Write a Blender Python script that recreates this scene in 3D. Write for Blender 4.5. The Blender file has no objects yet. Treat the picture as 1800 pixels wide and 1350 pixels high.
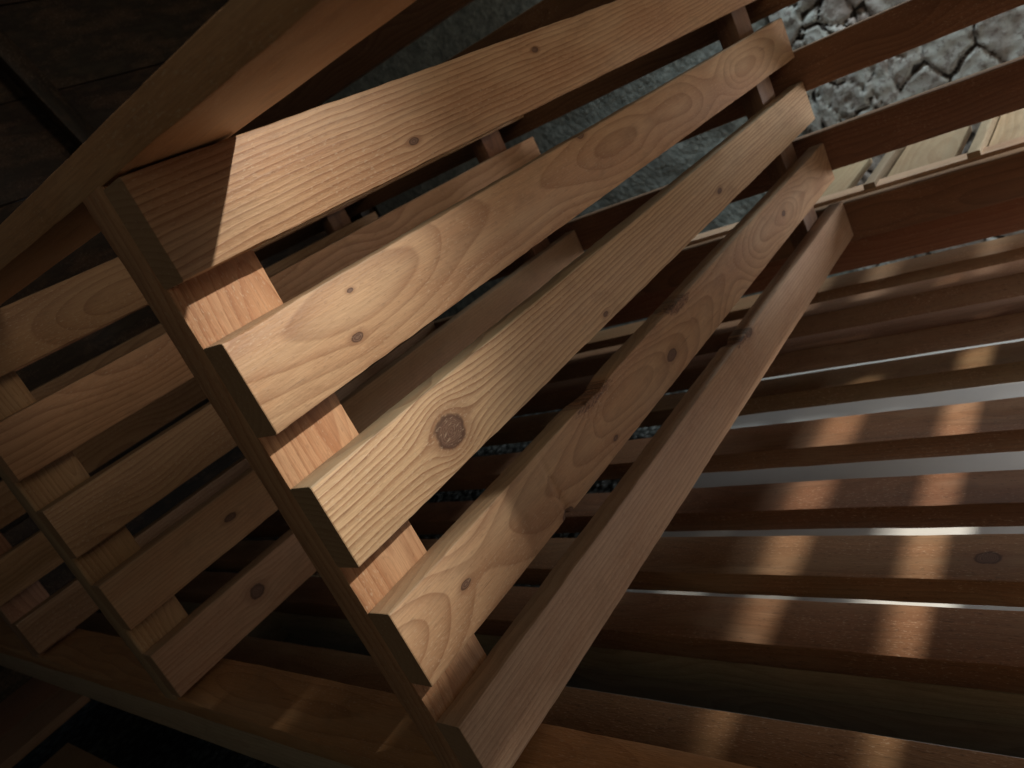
import bpy, math, random
from mathutils import Vector, Matrix, noise as mn
S = bpy.context.scene
GZ = 1.30                                     # the ground lies 1.30 m under the camera
def W(u, v, n): return Vector((u, n, GZ - v))  # rack axes (along slats, down, into the picture) -> world

# ------------------------------------------------------------------ camera
cam_d = bpy.data.cameras.new('camera'); cam = bpy.data.objects.new('camera', cam_d)
S.collection.objects.link(cam); S.camera = cam
RX = (0.53502605, 0.42901774, -0.72779867)
RY = (-0.49638164, 0.85672301, 0.14011053)
RZ = (0.68363177, 0.28630312, 0.67132566)
def dirw(t): return Vector((t[0], t[2], -t[1]))
r_, d_, f_ = dirw(RX), dirw(RY), dirw(RZ)
m = Matrix((r_, -d_, -f_)).transposed().to_4x4(); m.translation = W(0, 0, 0)
cam.matrix_world = m
cam_d.sensor_width = 36; cam_d.lens = 36 * 1360.5 / 1800
cam_d.clip_start = 0.01; cam_d.clip_end = 200
cam_d.dof.use_dof = True; cam_d.dof.focus_distance = 0.95; cam_d.dof.aperture_fstop = 7

# ------------------------------------------------------------------ light
wd = bpy.data.worlds.new('World'); S.world = wd; wd.use_nodes = True
bg = wd.node_tree.nodes['Background']; bg.inputs[0].default_value = (0.75, 0.85, 1.0, 1); bg.inputs[1].default_value = 0.020
def lamp(name, kind, loc, target, power, col, **kw):
    d = bpy.data.lights.new(name, kind); d.energy = power; d.color = col
    for k, v in kw.items(): setattr(d, k, v)
    o = bpy.data.objects.new(name, d); S.collection.objects.link(o)
    o.location = loc; o.rotation_euler = (Vector(target) - Vector(loc)).to_track_quat('-Z', 'Y').to_euler()
    return o
LP = W(0.95 + .54*4.3, -.2 - .645*4.3, -4.3)
lamp('key_lamp', 'SPOT', LP, W(.19, .14, .66), 2100, (1.0, .925, .82), shadow_soft_size=.06, spot_size=math.radians(9.6), spot_blend=1.0)
lamp('deck_spot', 'SPOT', LP + Vector((.05, 0, 0)), W(1.62, .845, -.42), 5200, (1.0, .93, .82), shadow_soft_size=.17, spot_size=math.radians(17), spot_blend=.35)  # second spot at the key's place, added to throw the deck patches
lamp('soft_fill', 'AREA', W(1.1, -1.25, -2.3), W(1.0, .2, .7), 18, (1.0, .81, .60), shape='DISK', size=1.3)  # added soft fill from behind the camera, no actual window
lamp('left_fill', 'AREA', W(-1.6, -.9, -.6), W(.5, .2, 1.0), 3.4, (1.0, .85, .57), shape='DISK', size=1.2)  # added weak fill for the sides that face left
lamp('stone_fill', 'AREA', W(2.78, -1.9, .3), W(3.0, .4, .6), 14, (.88, .97, 1.0), shape='DISK', size=.6, spread=math.radians(85))  # added cool fill for the stone wall and the shelf
lamp('slab_fill', 'AREA', W(2.75, .62, -1.0), W(1.6, 1.3, .6), 12, (.97, .97, 1.0), shape='DISK', size=.6, spread=math.radians(90))  # added fill to brighten the slab below the deck gaps
S.view_settings.view_transform = 'Standard'; S.view_settings.look = 'None'
S.view_settings.gamma = 1; S.view_settings.use_curve_mapping = False; S.view_settings.exposure = 0
S.render.engine = 'CYCLES'

# ------------------------------------------------------------------ node helper
class NB:
    def __init__(s, name):
        s.mat = bpy.data.materials.new(name); s.mat.use_nodes = True
        s.t = s.mat.node_tree; s.bsdf = s.t.nodes['Principled BSDF']
    def node(s, kind, **kw):
        n = s.t.nodes.new(kind)
        for k, v in kw.items(): setattr(n, k, v)
        return n
    def put(s, sock, v):
        if isinstance(v, bpy.types.NodeSocket): s.t.links.new(v, sock)
        elif v is not None: sock.default_value = v
    def M(s, op, a, b=None, c=None, clamp=False):
        n = s.node('ShaderNodeMath', operation=op, use_clamp=clamp)
        s.put(n.inputs[0], a)
        if b is not None: s.put(n.inputs[1], b)
        if c is not None: s.put(n.inputs[2], c)
        return n.outputs[0]
    def add(s, a, b): return s.M('ADD', a, b)
    def mul(s, a, b): return s.M('MULTIPLY', a, b)
    def sub(s, a, b): return s.M('SUBTRACT', a, b)
    def ss(s, x, lo, hi, a=0.0, b=1.0):
        n = s.node('ShaderNodeMapRange', interpolation_type='SMOOTHSTEP')
        s.put(n.inputs[0], x); n.inputs[1].default_value = lo; n.inputs[2].default_value = hi
        n.inputs[3].default_value = a; n.inputs[4].default_value = b
        return n.outputs[0]
    def xyz(s, a, b, c):
        n = s.node('ShaderNodeCombineXYZ'); s.put(n.inputs[0], a); s.put(n.inputs[1], b); s.put(n.inputs[2], c); return n.outputs[0]
    def noise(s, vec, scale=1, detail=2, rough=.5):
        n = s.node('ShaderNodeTexNoise'); s.put(n.inputs['Vector'], vec)
        n.inputs['Scale'].default_value = scale; n.inputs['Detail'].default_value = detail; n.inputs['Roughness'].default_value = rough
        return n.outputs[0]
    def mix(s, f, a, b, blend='MIX'):
        n = s.node('ShaderNodeMix', data_type='RGBA', blend_type=blend)
        s.put(n.inputs[0], f)
        for i, v in ((6, a), (7, b)):
            if isinstance(v, tuple) and len(v) == 3: v = (*v, 1)
            s.put(n.inputs[i], v)
        return n.outputs[2]

def wood(name, pale=(.50, .31, .175), late=(.24, .11, .05), freq=130, y0=.0, z0=.12, zb=.0, yb=.012, slant=0.0,
         knots=(), contrast=.75, hw=.05, weather=.35, rand=False, stain=.35, scars=(), hl=None, seed=0.0, rough=.5, flecks=.3, pink=.4):
    """pine: growth rings cut through a board; x runs along the board, y across it, z through it"""
    b = NB(name)
    tc = b.node('ShaderNodeTexCoord'); sp = b.node('ShaderNodeSeparateXYZ'); b.put(sp.inputs[0], tc.outputs['Object'])
    x, y, z = sp.outputs
    if rand:
        oi = b.node('ShaderNodeObjectInfo'); rnd = oi.outputs['Random']
        xo = b.add(x, b.mul(rnd, 37.0))
    else:
        rnd = None; xo = b.add(x, seed * 7.31)
    # lines flow round knots like water round a post
    rim = None; yk = y; inner = None; ringk = None; halo = None
    for (kx, ky, R) in knots:
        dx = b.mul(b.sub(x, kx), 0.8 if R > .012 else .5); dy = b.sub(y, ky)
        d2 = b.add(b.mul(dx, dx), b.mul(dy, dy))
        w = b.M('DIVIDE', R*R*1.7, b.add(d2, R*R*.75))
        yk = b.sub(yk, b.mul(b.mul(dy, w), .93))
        d = b.M('SQRT', d2)
        dn = b.add(d, b.mul(b.sub(b.noise(b.xyz(b.mul(x, 60), b.mul(y, 60), z), 1, 2), .5), R*.5))
        i1 = b.ss(dn, R*.62, R*.86, 1, 0); h1 = b.ss(dn, R*.7, R*2.0, 1, 0)
        inner = i1 if inner is None else b.M('MAXIMUM', inner, i1)
        halo = h1 if halo is None else b.M('MAXIMUM', halo, h1)
        rm = b.mul(b.ss(dn, R*.55, R*.72), b.ss(dn, R*.78, R*.95, 1, 0)); rim = rm if rim is None else b.M('MAXIMUM', rim, rm)
        rk = b.mul(i1, b.mul(dn, 1.0)); ringk = rk if ringk is None else b.add(ringk, rk)
    nx = b.xyz(b.mul(xo, 1.3), b.mul(y, 3.0), 0.3 + seed)
    n1 = b.sub(b.noise(nx, 1, 2), .5)
    n2 = b.sub(b.noise(b.xyz(b.mul(xo, 2.6), b.mul(y, 5.0), 5.3 + seed), 1, 1), .5)
    n3 = b.sub(b.noise(b.xyz(b.mul(xo, 14), b.mul(y, 45), 2.0), 1, 2), .5)
    yy = b.add(b.add(b.sub(yk, y0), b.mul(n1, yb*2)), b.add(b.mul(n3, .0045), b.mul(x, slant)))
    if rnd is not None: yy = b.add(yy, b.mul(b.sub(rnd, .5), .16))
    zz = b.add(b.sub(z, z0), b.mul(n2, zb*2))
    r = b.M('SQRT', b.add(b.mul(yy, yy), b.mul(zz, zz)))
    ring = b.mul(r, freq)
    ring = b.add(ring, b.mul(b.noise(b.xyz(r, 0.0, 0.0), 60, 1), 1.6))
    t = b.M('FRACT', ring)
    lw = b.mul(b.M('POWER', t, 2.2), b.ss(t, .90, 1.0, 1, 0))
    fl = b.M('FLOOR', ring)
    amp = b.add(.55, b.mul(b.noise(b.xyz(b.mul(fl, 3.71), b.mul(xo, .8), 0), 1, 1), .9))
    lw = b.M('MULTIPLY', b.mul(lw, amp), contrast, clamp=True)
    fib = b.noise(b.xyz(b.mul(xo, 18), b.mul(y, 700), b.mul(z, 700)), 1, 2, .6)
    blotch = b.noise(b.xyz(b.mul(xo, 4), b.mul(y, 16), b.mul(z, 16)), 1, 3, .6)
    saw = b.noise(b.xyz(b.mul(xo, 90), b.mul(y, 260), b.mul(z, 260)), 1, 2, .6)
    col = b.mix(lw, pale, late)
    col = b.mix(b.mul(b.ss(blotch, .42, .68), pink), col, b.mix(.75, col, (.37, .19, .10)))
    col = b.mix(b.mul(b.ss(blotch, .55, .30), stain), col, b.mix(.6, col, (.56, .42, .27)))
    col = b.mix(1.0, col, b.xyz(*[b.ss(fib, .25, .75, .86, 1.10)]*3), 'MULTIPLY')
    col = b.mix(b.mul(b.ss(saw, .60, .72), flecks), col, b.mix(.7, col, (.10, .055, .03)))
    if rnd is not None:
        q = b.M('FRACT', b.mul(rnd, 91.7)); g = b.ss(q, 0, 1, .72, 1.12)
        col = b.mix(1.0, col, b.xyz(g, b.mul(g, b.ss(b.M('FRACT', b.mul(rnd, 13.3)), 0, 1, .9, 1.03)), b.mul(g, .96)), 'MULTIPLY')
    endm = None
    if hl:                                     # cut ends: duller, rings faint
        endm = b.ss(b.M('ABSOLUTE', x), hl - .0012, hl - .0002)
        col = b.mix(b.mul(endm, .7), col, (.30, .185, .10))
    if halo is not None:
        col = b.mix(b.mul(halo, .5), col, (.20, .09, .045))
        rr = b.M('FRACT', b.mul(ringk, 420))
        col = b.mix(b.mul(inner, .92), col, b.mix(rr, (.185, .105, .07), (.075, .038, .025)))
    if rim is not None: col = b.mix(b.mul(rim, .8), col, (.07, .032, .02))
    chk = b.noise(b.xyz(b.mul(xo, 7), b.mul(y, 420), b.mul(z, 420)), 1, 1)
    chk = b.mul(b.ss(chk, .72, .80), b.ss(b.noise(b.xyz(b.mul(xo, 5), b.mul(y, 30), 4.0), 1, 1), .52, .62))
    col = b.mix(b.mul(chk, .75), col, (.08, .04, .025))
    grime = b.noise(b.xyz(b.mul(xo, 11), b.mul(y, 24), b.mul(z, 24)), 1, 5, .7)
    col = b.mix(b.ss(grime, .50, .72, 0, .45), col, b.mix(.6, col, (.19, .105, .055)))
    for (sx, sy, wx, wy) in scars:            # torn, splintered patches
        ex = b.mul(b.sub(x, sx), 1/wx); ey = b.mul(b.sub(y, sy), 1/wy)
        e = b.add(b.add(b.mul(ex, ex), b.mul(ey, ey)), b.mul(b.sub(b.noise(b.xyz(b.mul(x, 70), b.mul(y, 260), z), 1, 3, .7), .5), 2.6))
        f = b.noise(b.xyz(b.mul(x, 90), b.add(b.mul(y, 500), b.mul(x, 120)), z), 1, 3, .7)
        col = b.mix(b.mul(b.ss(e, .5, 1.1, 1, 0), .85), col, b.mix(b.ss(f, .42, .6), (.06, .025, .014), (.30, .15, .08)))
    fz = b.noise(b.xyz(b.mul(xo, 130), b.mul(y, 420), b.mul(z, 420)), 1, 2, .7)
    col = b.mix(b.mul(b.mul(b.ss(fz, .56, .70), b.ss(blotch, .42, .58)), .35), col, (.66, .53, .37))
    # sawn, greyed edges
    ed = b.ss(y, -hw + .0005, -hw + .0030, 1, 0)
    wn = b.ss(b.noise(b.xyz(b.mul(xo, 9), b.mul(y, 60), b.mul(z, 60)), 1, 3), .35, .6)
    col = b.mix(b.mul(b.mul(ed, weather), b.add(.6, b.mul(wn, .4))), col, (.30, .25, .165))
    b.put(b.bsdf.inputs['Base Color'], col)
    b.put(b.bsdf.inputs['Roughness'], b.add(rough - .08, b.mul(fib, .25)))
    b.bsdf.inputs['Specular IOR Level'].default_value = .35
    h = b.add(b.add(b.mul(lw, .30), b.mul(fib, .28)), b.add(b.mul(saw, .75), b.mul(blotch, .5)))
    bp = b.node('ShaderNodeBump'); bp.inputs['Strength'].default_value = .55; bp.inputs['Distance'].default_value = .0011
    b.put(bp.inputs['Height'], h if endm is None else b.mul(h, b.sub(1.0, b.mul(endm, .8)))); b.put(b.bsdf.inputs['Normal'], bp.outputs[0])
    return b.mat

# ------------------------------------------------------------------ boards
AX = {'u': Vector((1, 0, 0)), 'n': Vector((0, 1, 0)), 'v': Vector((0, 0, -1))}
def board(name, mat, cu, cv, cn, L, wdt, th, ax='u', ay='v', parent=None, seg=None, chips=(), seed=0, tilt=0.0, wob=.0009, rnd=.0028, label=None):
    """a sawn plank: centre in rack axes, length/width/thickness, softened and slightly uneven edges"""
    X = AX[ax].copy(); Y = AX[ay].copy(); Z = X.cross(Y)
    if tilt: Rm = Matrix.Rotation(tilt, 3, Z); X = Rm @ X; Y = Rm @ Y
    k = seg or max(8, int(L / .03))
    hy, hz = wdt/2, th/2; q = rnd
    corners = [(-1, -1), (1, -1), (1, 1), (-1, 1)]
    prof = []
    for (sy, sz) in corners:
        a = [(sy*hy, sz*(hz - q)), (sy*(hy - q*.3), sz*(hz - q*.3)), (sy*(hy - q), sz*hz)]
        if (sy, sz) in ((1, -1), (-1, 1)): a = a[::-1]
        prof += [(p[0], p[1], sy, sz) for p in a]
    vs, fs = [], []
    for i in range(k + 1):
        x = -L/2 + L*i/k
        bow = .0012*mn.noise(Vector((x*1.3, seed*9.1, 3)))
        for (py, pz, sy, sz) in prof:
            e = Vector((x*9, seed*5.7 + sy*3, sz*2))
            jy = wob*mn.noise(e) + wob*.6*mn.noise(e*5) + bow
            jz = wob*.5*mn.noise(e + Vector((0, 0, 9)))
            for (cx, cw, cd, side, face) in chips:
                if side == sy and (face == 0 or face == sz):
                    g = math.exp(-((x - cx)/cw)**2)
                    jy -= side*cd*g*(1 + .5*mn.noise(Vector((x*160, 1, seed)))); jz -= sz*cd*.5*g
            ex = (x + (.0008*mn.noise(Vector((py*140, pz*140, seed + i)))) if i in (0, k) else x)
            vs.append((ex, py + jy, pz + jz))
    P = len(prof)
    for i in range(k):
        for j in range(P):
            a = i*P + j; c = i*P + (j + 1) % P
            fs.append((a, c, c + P, a + P))
    fs.append(tuple(range(P))[::-1]); fs.append(tuple(range(k*P, k*P + P)))
    me = bpy.data.meshes.new(name); me.from_pydata(vs, [], fs); me.materials.append(mat)
    import bmesh
    bm = bmesh.new(); bm.from_mesh(me); bmesh.ops.recalc_face_normals(bm, faces=bm.faces); bm.to_mesh(me); bm.free()
    for p in me.polygons: p.use_smooth = len(p.vertices) == 4
    me.set_sharp_from_angle(angle=math.radians(35))
    o = bpy.data.objects.new(name, me); S.collection.objects.link(o)
    M4 = Matrix((X, Y, Z)).transposed().to_4x4(); M4.translation = W(cu, cv, cn)
    if parent is not None:
        M4 = Matrix.Translation(-parent.location) @ M4; o.parent = parent
    o.matrix_local = M4
    if label: o['label'] = label
    return o
def tag(o, label, cat, group=None):
    o['kind'] = 'thing'
    o['label'] = label; o['category'] = cat
    if group: o['group'] = group
    return o
def thing(name, loc, label, cat, group=None):
    o = bpy.data.objects.new(name, None); S.collection.objects.link(o); o.location = loc; o.empty_display_size = .1
    return tag(o, label, cat, group)

wv = [wood('pine_random_a', rand=True, freq=140, z0=.05, zb=.05, yb=.02, weather=.4, pale=(.50, .29, .16), late=(.27, .12, .055), stain=.15),
      wood('pine_random_b', rand=True, freq=190, z0=.16, zb=.02, yb=.015, pale=(.47, .265, .145), late=(.24, .105, .05), stain=.15),
      wood('pine_random_c', rand=True, freq=110, z0=.03, zb=.06, yb=.02, pale=(.52, .31, .165), late=(.30, .14, .065), stain=.2)]
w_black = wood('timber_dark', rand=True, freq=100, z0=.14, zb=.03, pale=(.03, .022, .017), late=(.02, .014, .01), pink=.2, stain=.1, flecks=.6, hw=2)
w_red = wood('pine_reddish', rand=True, freq=150, z0=.10, zb=.03, pale=(.33, .16, .08), late=(.2, .08, .04), pink=.3, stain=.1)
w_dark = wood('pine_dark', rand=True, freq=150, z0=.14, zb=.03, pale=(.235, .12, .06), late=(.12, .055, .028), pink=.3, stain=.1)
w_grey = wood('pine_greyed', rand=True, freq=160, z0=.14, zb=.03, pale=(.40, .35, .22), late=(.28, .23, .14), pink=.1)

# ------------------------------------------------------------------ slatted partitions
U0, U1 = .360, 2.083; UC = (U0 + U1)/2
TOPS = (-.106, .0565, .217, .379, .539)
def kx(u): return u - UC
S1m = wood('slat_wavy_grain', hl=.8615, freq=150, z0=.06, y0=.20, yb=.020, zb=.02, slant=.03, contrast=1.0, seed=1.0, pink=.55, stain=.5,
           knots=[(kx(.711), .022, .0052), (kx(1.028), -.024, .0045)], weather=.2)
S2m = wood('slat_arched_grain', hl=.8615, freq=120, z0=.04, y0=-.01, yb=.034, zb=.045, contrast=.7, seed=2.4, pink=.6, stain=.5,
           knots=[(kx(.498), .016, .0052), (kx(.519), -.030, .0028), (kx(1.051), -.049, .006)], weather=.5)
S3m = wood('slat_straight_grain', hl=.8615, freq=140, z0=.05, y0=.30, yb=.006, zb=.0, slant=.012, contrast=1.0, seed=3.1, pink=.15, stain=.45,
           pale=(.56, .385, .225), late=(.25, .12, .055), knots=[(kx(.549), .006, .0235), (kx(.922), .036, .0045), (kx(1.429), .015, .006)], weather=.75)
S4m = wood('slat_looped_grain', hl=.8615, freq=135, z0=.035, y0=.005, yb=.02, zb=.06, contrast=.75, seed=4.7, pink=.6, stain=.5,
           knots=[(kx(.462), -.003, .0055), (kx(1.045), .012, .010), (kx(1.689), -.002, .0065), (kx(.819), .030, .004), (kx(.66), .048, .008)], weather=.45, scars=[(kx(.815), -.044, .055, .011), (kx(1.13), -.044, .045, .012)])
S5m = wood('slat_plain_grain', hl=.8615, freq=150, z0=.08, y0=.2, yb=.012, zb=.01, contrast=.5, seed=5.2, pink=.5, stain=.2,
           knots=[(kx(1.33), -.045, .010)], scars=[(kx(1.29), -.046, .03, .008)], pale=(.56, .37, .24), weather=.2)
batt = wood('batten_orange', freq=120, z0=.06, y0=.02, zb=.03, yb=.02, pale=(.50, .275, .145), late=(.34, .145, .065), contrast=.95, seed=6.0, pink=.45, slant=.05, hw=.2, weather=0)
battr = wood('batten_brown', freq=140, z0=.08, zb=.03, pale=(.17, .09, .05), late=(.11, .05, .03), contrast=.6, seed=8.0, hw=.2, weather=0)

def partition(front, mats, label, name='slatted_divider', bm_=None, hi=False, skip=(), seed0=0, labels=None, dv=0.0):
    t = thing(name, W(UC, .645, front + .06), label, 'slatted divider', 'slatted dividers standing across the rack')
    if front < 0:                                # unseen divider: short top slat and narrow filler added to shape the light
        board('slat', mats[0], 1.55, -.136, front + .019, 1.06, .100, .0375, parent=t, seg=30, seed=3)
        board('slat', mats[1], UC, .107, front + .019, U1 - U0, .060, .0375, parent=t, seg=30, seed=4)
    for i, v in enumerate(TOPS):
        if i in skip: continue
        chips = ()
        if hi and i == 3: chips = ((kx(.83), .035, .006, -1, 0), (kx(.79), .006, .003, -1, -1), (kx(1.10), .03, .004, -1, -1), (kx(1.15), .006, .003, -1, -1), (kx(.66), .0045, .006, 1, -1))
        if hi and i == 4: chips = ((kx(1.29), .015, .006, -1, 0), (kx(1.36), .01, .003, -1, -1))
        if hi and i == 1: chips = ((kx(.40), .05, .0022, -1, -1), (kx(.70), .05, .0015, -1, -1))
        board('slat', mats[i % len(mats)], UC, v + dv + .050 - (.040 if front < 0 and i == 1 else 0), front + .019, U1 - U0, (.088 if i == 1 else .113) if front < 0 else .100, .0375, parent=t, seg=430 if hi else 60, chips=chips,  # unseen divider's slats are shifted and resized to cut the light stripes
              seed=seed0 + i*1.7, tilt=(0, .0004, -.0006, .0005, .0008)[i], label=(labels or {}).get(i), wob=.0011)
    bm_ = bm_ or (batt, battr)
    board('batten', bm_[0], U0 + .0525, .269 + dv, front + .0375 + .0245, .768, .1045, .048, ax='v', ay='u', parent=t, seg=60, seed=seed0 + 20)
    board('batten', bm_[1], 1.938, .269 + dv, front + .0375 + .0245, .768, .095, .048, ax='v', ay='u', parent=t, seg=60, seed=seed0 + 21)
    return t
main = partition(.6625, (S1m, S2m, S3m, S4m, S5m), 'brightly lit front slatted pine panel with five boards and one big round knot', hi=True, seed0=1,
    labels={0: 'top board with fine wavy grain, one end in shadow', 1: 'second board with arched grain and a small pin knot', 2: 'middle board with straight lines and a big dark knot',
            3: 'fourth board with looped grain and splintered upper edge', 4: 'lowest board, dim with a lit lower edge'})
L4m = wood('far_slat_small_knot', hl=.8615, freq=150, z0=.05, y0=.15, seed=14.3, pale=(.50, .29, .16), late=(.28, .13, .06), contrast=.6, knots=[(kx(.619), -.002, .008)])
L5m = wood('far_slat_big_knot', hl=.8615, freq=130, z0=.05, y0=.1, seed=15.8, pale=(.46, .26, .15), late=(.26, .12, .06), contrast=.6, knots=[(kx(.582), -.006, .016)])
p2 = partition(1.475, (wv[2], wv[1], wv[0], L4m, L5m), 'dim slatted panel seen behind the brightly lit one, left of its upright', seed0=30, bm_=(wv[2], w_dark))
p3 = partition(2.2875, (wv[1], wv[0]), 'darkest slatted panel at the far lower left, farthest from the light', seed0=60, bm_=(wv[1], w_dark))
p0 = partition(-.15, (wv[0], wv[1]), 'unseen nearest slatted divider, top board cut short to shape the light', seed0=90, bm_=(wv[0], wv[1]), skip=(0,), dv=-.08)
def pin(parent, u, v, n, r=.0022):
    import bmesh
    bm = bmesh.new(); bmesh.ops.create_cone(bm, cap_ends=True, segments=12, radius1=r, radius2=r*.8, depth=.0012)
    me = bpy.data.meshes.new('nail_head'); bm.to_mesh(me); bm.free(); me.materials.append(nailm)
    o = bpy.data.objects.new('nail_head', me); S.collection.objects.link(o); o.parent = parent
    base = parent.matrix_local.copy()
    if parent.parent: base = Matrix.Translation(parent.parent.location) @ base
    o.matrix_local = base.inverted() @ (Matrix.Translation(W(u, v, n)) @ Matrix.Rotation(math.pi/2, 4, 'X'))
nb = NB('nail_iron'); nb.bsdf.inputs['Base Color'].default_value = (.03, .025, .022, 1); nb.bsdf.inputs['Metallic'].default_value = .6; nb.bsdf.inputs['Roughness'].default_value = .6
nailm = nb.mat
for s in main.children:
    if s.name.startswith('slat') and s.get('label', '').startswith('top board'):
        pin(s, .371, -.085, .6622); pin(s, .40, -.03, .6622, .0014)

# ------------------------------------------------------------------ rails along the rack
beam_m = wood('beam_pine', freq=90, z0=.12, y0=.0, zb=.03, pale=(.50, .27, .13), late=(.40, .20, .09), contrast=.5, seed=9.1, flecks=.1, hw=.2, weather=0, pink=.2)
tag(board('top_rail', beam_m, .427, -.1275, 1.70, 4.0, .134, .037, ax='n', ay='u', seg=260, seed=3, wob=.0014, rnd=.003,
          chips=((-1.10, .05, .004, -1, 1), (-1.25, .02, .003, -1, 1), (-.85, .05, .003, -1, 1))),
    'top rail plank with warm glowing underside, crossing the upper left corner', 'rail')
bot_m = wood('bottom_pine', freq=70, z0=.03, y0=.01, zb=.05, yb=.03, pale=(.48, .25, .105), late=(.30, .13, .05), contrast=.7, seed=10.5, flecks=.1, hw=.2, weather=0, pink=.2)
tag(board('bottom_rail', bot_m, .4155, .6705, 1.60, 3.9, .107, .037, ax='n', ay='u', seg=160, seed=5, wob=.0015), 'orange bottom plank the panels stand on, along the lower edge', 'rail')
tag(board('bottom_bearer', w_grey, .398, .742, 1.60, 3.9, .10, .045, ax='n', ay='v', seg=60, seed=6), 'dark bearer on edge right under the orange bottom plank', 'beam')

# ------------------------------------------------------------------ slatted side wall beyond the panels
sw = thing('side_screen', W(2.107, .65, 1.1), 'dark slatted side wall at the far ends of the panels, stones behind', 'slatted screen')
for i, (a, bb, m_) in enumerate(((-.474, -.374, w_dark), (-.267, -.165, w_dark), (-.060, .040, w_dark), (.143, .245, w_dark), (.351, .456, w_dark), (.549, .655, w_dark))):
    board('plank', m_, 2.106, (a + bb)/2, 1.55, 4.3, bb - a, .038, ax='n', ay='v', parent=sw, seg=110, seed=40 + i, label='plank with a light upper edge' if i == 5 else None)
board('sill_board', w_red, 2.146, .700, 1.55, 4.3, .10, .03, ax='n', ay='v', parent=sw, seed=49)
for nn in (2.46,):
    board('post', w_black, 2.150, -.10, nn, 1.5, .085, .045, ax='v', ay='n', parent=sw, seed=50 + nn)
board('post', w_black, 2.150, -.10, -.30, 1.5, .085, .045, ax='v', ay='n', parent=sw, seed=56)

# ------------------------------------------------------------------ slatted floor
fl = thing('slatted_deck', W(1.4, .95, 1.2), 'slatted floor of dark planks with two rows of light patches, lower right', 'slatted deck')
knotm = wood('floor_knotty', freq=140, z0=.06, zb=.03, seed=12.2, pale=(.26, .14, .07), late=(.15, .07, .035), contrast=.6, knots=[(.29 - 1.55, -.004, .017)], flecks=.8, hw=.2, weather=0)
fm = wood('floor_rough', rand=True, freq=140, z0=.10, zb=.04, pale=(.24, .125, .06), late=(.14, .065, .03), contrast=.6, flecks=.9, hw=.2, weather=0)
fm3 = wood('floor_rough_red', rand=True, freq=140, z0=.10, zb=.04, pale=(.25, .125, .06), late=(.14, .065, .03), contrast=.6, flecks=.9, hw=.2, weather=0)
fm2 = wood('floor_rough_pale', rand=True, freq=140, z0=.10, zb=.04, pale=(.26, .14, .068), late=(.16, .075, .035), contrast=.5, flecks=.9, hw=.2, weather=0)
F = [(2.274, 2.385, fm), (2.10, 2.19, fm2), (1.868, 1.963, fm), (1.635, 1.728, fm2), (1.377, 1.492, fm), (1.160, 1.253, fm3), (.976, 1.083, knotm), (.818, .919, fm), (.585, .685, fm2)]
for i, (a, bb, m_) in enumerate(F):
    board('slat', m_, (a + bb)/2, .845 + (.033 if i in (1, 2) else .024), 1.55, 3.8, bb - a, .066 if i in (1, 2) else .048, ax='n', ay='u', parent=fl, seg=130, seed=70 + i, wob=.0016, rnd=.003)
for i, nn in enumerate((.05, 1.05, 2.1, 3.1)):
    board('joist', w_grey, 1.42, .942, nn, 1.9, .092, .05, ax='u', ay='v', parent=fl, seed=81 + i)
tag(board('deck_bearer', w_grey, .846, .926, 1.55, 3.8, .060, .05, ax='n', ay='v', seed=85), 'greenish grey bearer directly under the nearest full floor slat', 'beam', None)
tag(board('deck_bearer', w_grey, .852, .992, 1.55, 3.8, .060, .05, ax='n', ay='v', seed=86), 'lower greenish grey bearer, under a dark groove', 'beam', None)

# ------------------------------------------------------------------ low boards in the bottom left corner
tag(board('loose_board', wv[1], .10, .964, 2.98, .72, .50, .03, ax='u', ay='n', seed=91), 'broad board lying flat in the shade at the lower left edge', 'board')
tag(board('loose_board', wv[0], .22, .968, 2.02, .20, 1.0, .03, ax='u', ay='n', seed=92), 'board in the very bottom left corner, beyond a black gap', 'board')

# ------------------------------------------------------------------ bright shelf outside the side wall
sh_m = wood('shelf_pine', rand=True, freq=60, z0=.05, zb=.05, pale=(.50, .37, .24), late=(.36, .23, .13), contrast=.6, pink=.35)
sh = thing('outdoor_shelf', W(2.32, .58, .5), 'pale lit shelf of cross boards seen between side wall planks, upper right', 'shelf')
for i, (a, bb) in enumerate(((.42, .585), (.19, .345), (-.05, .11), (.69, .80))):
    board('shelf_board', sh_m, 2.335, .560, (a + bb)/2, .41, bb - a, .022, ax='u', ay='n', parent=sh, seed=100 + i)
board('shelf_front', sh_m, 2.160, .552, .55, 2.2, .060, .026, ax='n', ay='u', parent=sh, seed=105)
for i, nn in enumerate((.603, .362)):
    board('narrow_strip', w_grey, 2.335, .552, nn, .41, .028, .05, ax='u', ay='n', parent=sh, seed=107 + i)  # narrow strip along one edge of the neighbouring shelf board

# ------------------------------------------------------------------ stone wall and rendered wall
random.seed(4)
def grid_wall(name, u, n0, n1, v0, v1, step, hfun, mat):
    nn = int((n1 - n0)/step); nv = int((v1 - v0)/step); vs = []; fs = []
    for j in range(nv + 1):
        for i in range(nn + 1):
            n = n0 + i*step; v = v0 + j*step
            vs.append(W(u - hfun(n, v), v, n))
    for j in range(nv):
        for i in range(nn):
            a = j*(nn + 1) + i; fs.append((a, a + 1, a + nn + 2, a + nn + 1))
    k = len(vs)                                       # back and sides: the wall has its own thickness
    for n, v in ((n0, v0), (n1, v0), (n1, v1), (n0, v1)): vs.append(W(u + .35, v, n))
    c = (0, nn, nv*(nn + 1) + nn, nv*(nn + 1))
    fs.append((k, k + 3, k + 2, k + 1))
    for q in range(4): fs.append((c[q], c[(q + 1) % 4], k + (q + 1) % 4, k + q))
    me = bpy.data.meshes.new(name); me.from_pydata(vs, [], fs); me.materials.append(mat)
    for p in me.polygons: p.use_smooth = True
    o = bpy.data.objects.new(name, me); S.collection.objects.link(o); return o
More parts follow.
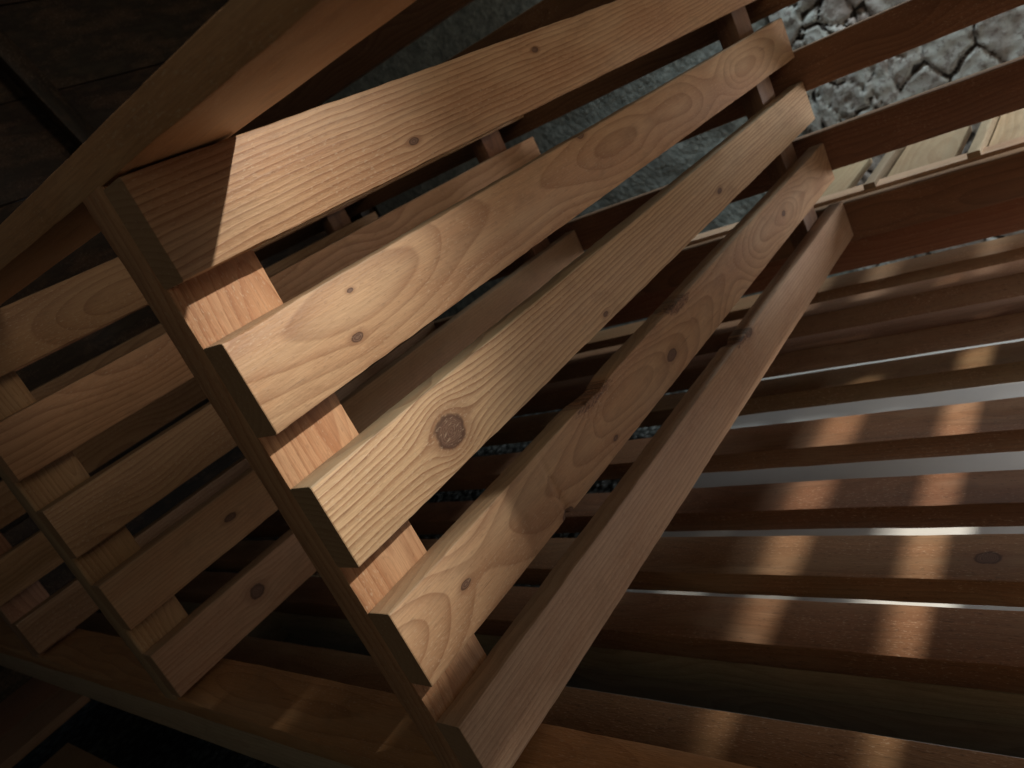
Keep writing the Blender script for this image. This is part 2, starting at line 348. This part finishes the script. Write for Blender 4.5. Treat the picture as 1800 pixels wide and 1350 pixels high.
def stone_w(n, v):
    k = 1.9 if n + .16*mn.noise(Vector((n*5, v*5, 11))) > .70 else 1.0      # small rubble fills beside the big blocks
    return k*Vector((n*6.5 + .25*mn.noise(Vector((n*6, v*6, 1))), v*4.4 + .25*mn.noise(Vector((n*6, v*6, 7))), 0))
def joint_at(n, v):
    d, p = mn.voronoi(stone_w(n, v)); return (d[1] - d[0]) + .03*mn.noise(Vector((n*40, v*40, 5)))
def stone_h(n, v):
    d, p = mn.voronoi(stone_w(n, v)); e = d[1] - d[0]
    hgt = .02*min(1, max(0, (e - .01)/.05))**.7
    hgt += .010*(mn.noise(p[0]*3.3)) + .006*mn.noise(Vector((n*25, v*25, 3))) + .002*mn.noise(Vector((n*70, v*70, 3)))
    return hgt
def rubble_mat():
    b = NB('rubble_stone'); g = b.node('ShaderNodeNewGeometry'); tc = b.node('ShaderNodeTexCoord').outputs['Object']
    at = b.node('ShaderNodeAttribute', attribute_name='joint'); pt = b.ss(b.add(at.outputs['Fac'], b.mul(b.sub(b.noise(tc, 13, 3, .6), .5), -.24)), .01, .06)
    a = b.noise(tc, 9, 4, .6); c2 = b.noise(tc, 45, 4, .65); e = b.noise(tc, 3, 2)
    col = b.mix(b.ss(a, .35, .65), (.25, .24, .225), (.42, .47, .455)); col = b.mix(b.mul(b.ss(c2, .50, .64), .75), col, (.16, .14, .13)); col = b.mix(b.mul(b.ss(b.noise(tc, 16, 3, .6), .56, .66), .8), col, (.13, .115, .10))
    col = b.mix(b.mul(b.ss(e, .5, .7), .35), col, (.42, .33, .30))
    col = b.mix(pt, (.03, .027, .024), col)
    b.put(b.bsdf.inputs['Base Color'], col); b.bsdf.inputs['Roughness'].default_value = .85
    bp = b.node('ShaderNodeBump'); bp.inputs['Distance'].default_value = .004; bp.inputs['Strength'].default_value = .7
    b.put(bp.inputs['Height'], c2); b.put(b.bsdf.inputs['Normal'], bp.outputs[0]); return b.mat
def render_mat():
    b = NB('pebble_render'); tc = b.node('ShaderNodeTexCoord').outputs['Object']
    vo = b.node('ShaderNodeTexVoronoi'); b.put(vo.inputs['Vector'], tc); vo.inputs['Scale'].default_value = 40
    k = b.noise(tc, 26, 5, .75); l = b.noise(tc, 5, 2)
    col = b.mix(b.ss(k, .35, .66), (.19, .225, .215), (.36, .41, .39)); col = b.mix(b.mul(b.ss(vo.outputs[0], .0, .30, 1, 0), .45), col, (.42, .46, .44))
    col = b.mix(b.mul(b.ss(l, .45, .7), .3), col, (.20, .22, .21))
    b.put(b.bsdf.inputs['Base Color'], col); b.bsdf.inputs['Roughness'].default_value = .9
    bp = b.node('ShaderNodeBump'); bp.inputs['Distance'].default_value = .003; b.put(bp.inputs['Height'], b.add(k, b.mul(vo.outputs[0], -1)))
    b.put(b.bsdf.inputs['Normal'], bp.outputs[0]); return b.mat
st = grid_wall('rubble_stone_wall', 3.2, -.6, 1.06, -.3, 1.30, .009, stone_h, rubble_mat())
ca = st.data.attributes.new('joint', 'FLOAT', 'POINT')
for i, vt in enumerate(st.data.vertices): ca.data[i].value = joint_at(vt.co[1], GZ - vt.co[2])
tag(st, 'pale rubble stone wall with dark joints, top right behind the rack', 'stone wall')
def reb_h(n, v): return .003*mn.noise(Vector((n*30, v*30, 3))) + .01*mn.noise(Vector((n*8, v*8, 1)))
rw = grid_wall('rendered_wall', 3.2, 1.06, 3.5, -2.4, 1.30, .03, reb_h, render_mat())
tag(rw, 'grey green pebbly rendered wall seen through the gaps of the lit panel', 'wall')

# far timber wall, upper left
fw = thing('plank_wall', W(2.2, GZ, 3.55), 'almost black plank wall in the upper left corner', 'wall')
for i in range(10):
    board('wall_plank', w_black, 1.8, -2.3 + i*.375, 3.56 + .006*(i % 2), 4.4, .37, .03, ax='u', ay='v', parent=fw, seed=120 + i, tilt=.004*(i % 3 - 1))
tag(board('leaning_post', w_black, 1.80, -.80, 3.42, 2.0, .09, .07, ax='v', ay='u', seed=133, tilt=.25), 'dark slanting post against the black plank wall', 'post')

# ground
g = NB('gravel'); tc = g.node('ShaderNodeTexCoord').outputs['Object']
vo = g.node('ShaderNodeTexVoronoi'); g.put(vo.inputs['Vector'], tc); vo.inputs['Scale'].default_value = 30
k = g.noise(tc, 60, 3, .6); col = g.mix(k, (.07, .08, .075), (.12, .135, .13))
col = g.mix(g.ss(vo.outputs[0], .25, .6), col, (.025, .028, .025)); g.put(g.bsdf.inputs['Base Color'], col); g.bsdf.inputs['Roughness'].default_value = .9
bp = g.node('ShaderNodeBump'); bp.inputs['Distance'].default_value = .03; g.put(bp.inputs['Height'], g.mul(vo.outputs[0], -1)); g.put(g.bsdf.inputs['Normal'], bp.outputs[0])
me = bpy.data.meshes.new('ground'); me.from_pydata([(-30, -30, 0), (30, -30, 0), (30, 30, 0), (-30, 30, 0)], [], [(0, 1, 2, 3)]); me.materials.append(g.mat)
o = bpy.data.objects.new('ground', me); S.collection.objects.link(o); o['kind'] = 'structure'

sl = NB('pale_slab'); tc = sl.node('ShaderNodeTexCoord').outputs['Object']
sl.put(sl.bsdf.inputs['Base Color'], sl.mix(sl.noise(tc, 3, 4, .6), (.28, .285, .28), (.42, .40, .36))); sl.bsdf.inputs['Roughness'].default_value = .85
me = bpy.data.meshes.new('stone_path'); x0, x1, y0, y1 = 1.0, 3.15, -2.0, 1.3
vs = [(x0, y0, 0), (x1, y0, 0), (x1, y1, 0), (x0, y1, 0)] + [(x0, y0, .05), (x1, y0, .05), (x1, y1, .05), (x0, y1, .05)]
me.from_pydata(vs, [], [(4, 5, 6, 7), (0, 1, 5, 4), (1, 2, 6, 5), (2, 3, 7, 6), (3, 0, 4, 7)]); me.materials.append(sl.mat)
o = bpy.data.objects.new('stone_path', me); S.collection.objects.link(o); o['kind'] = 'structure'
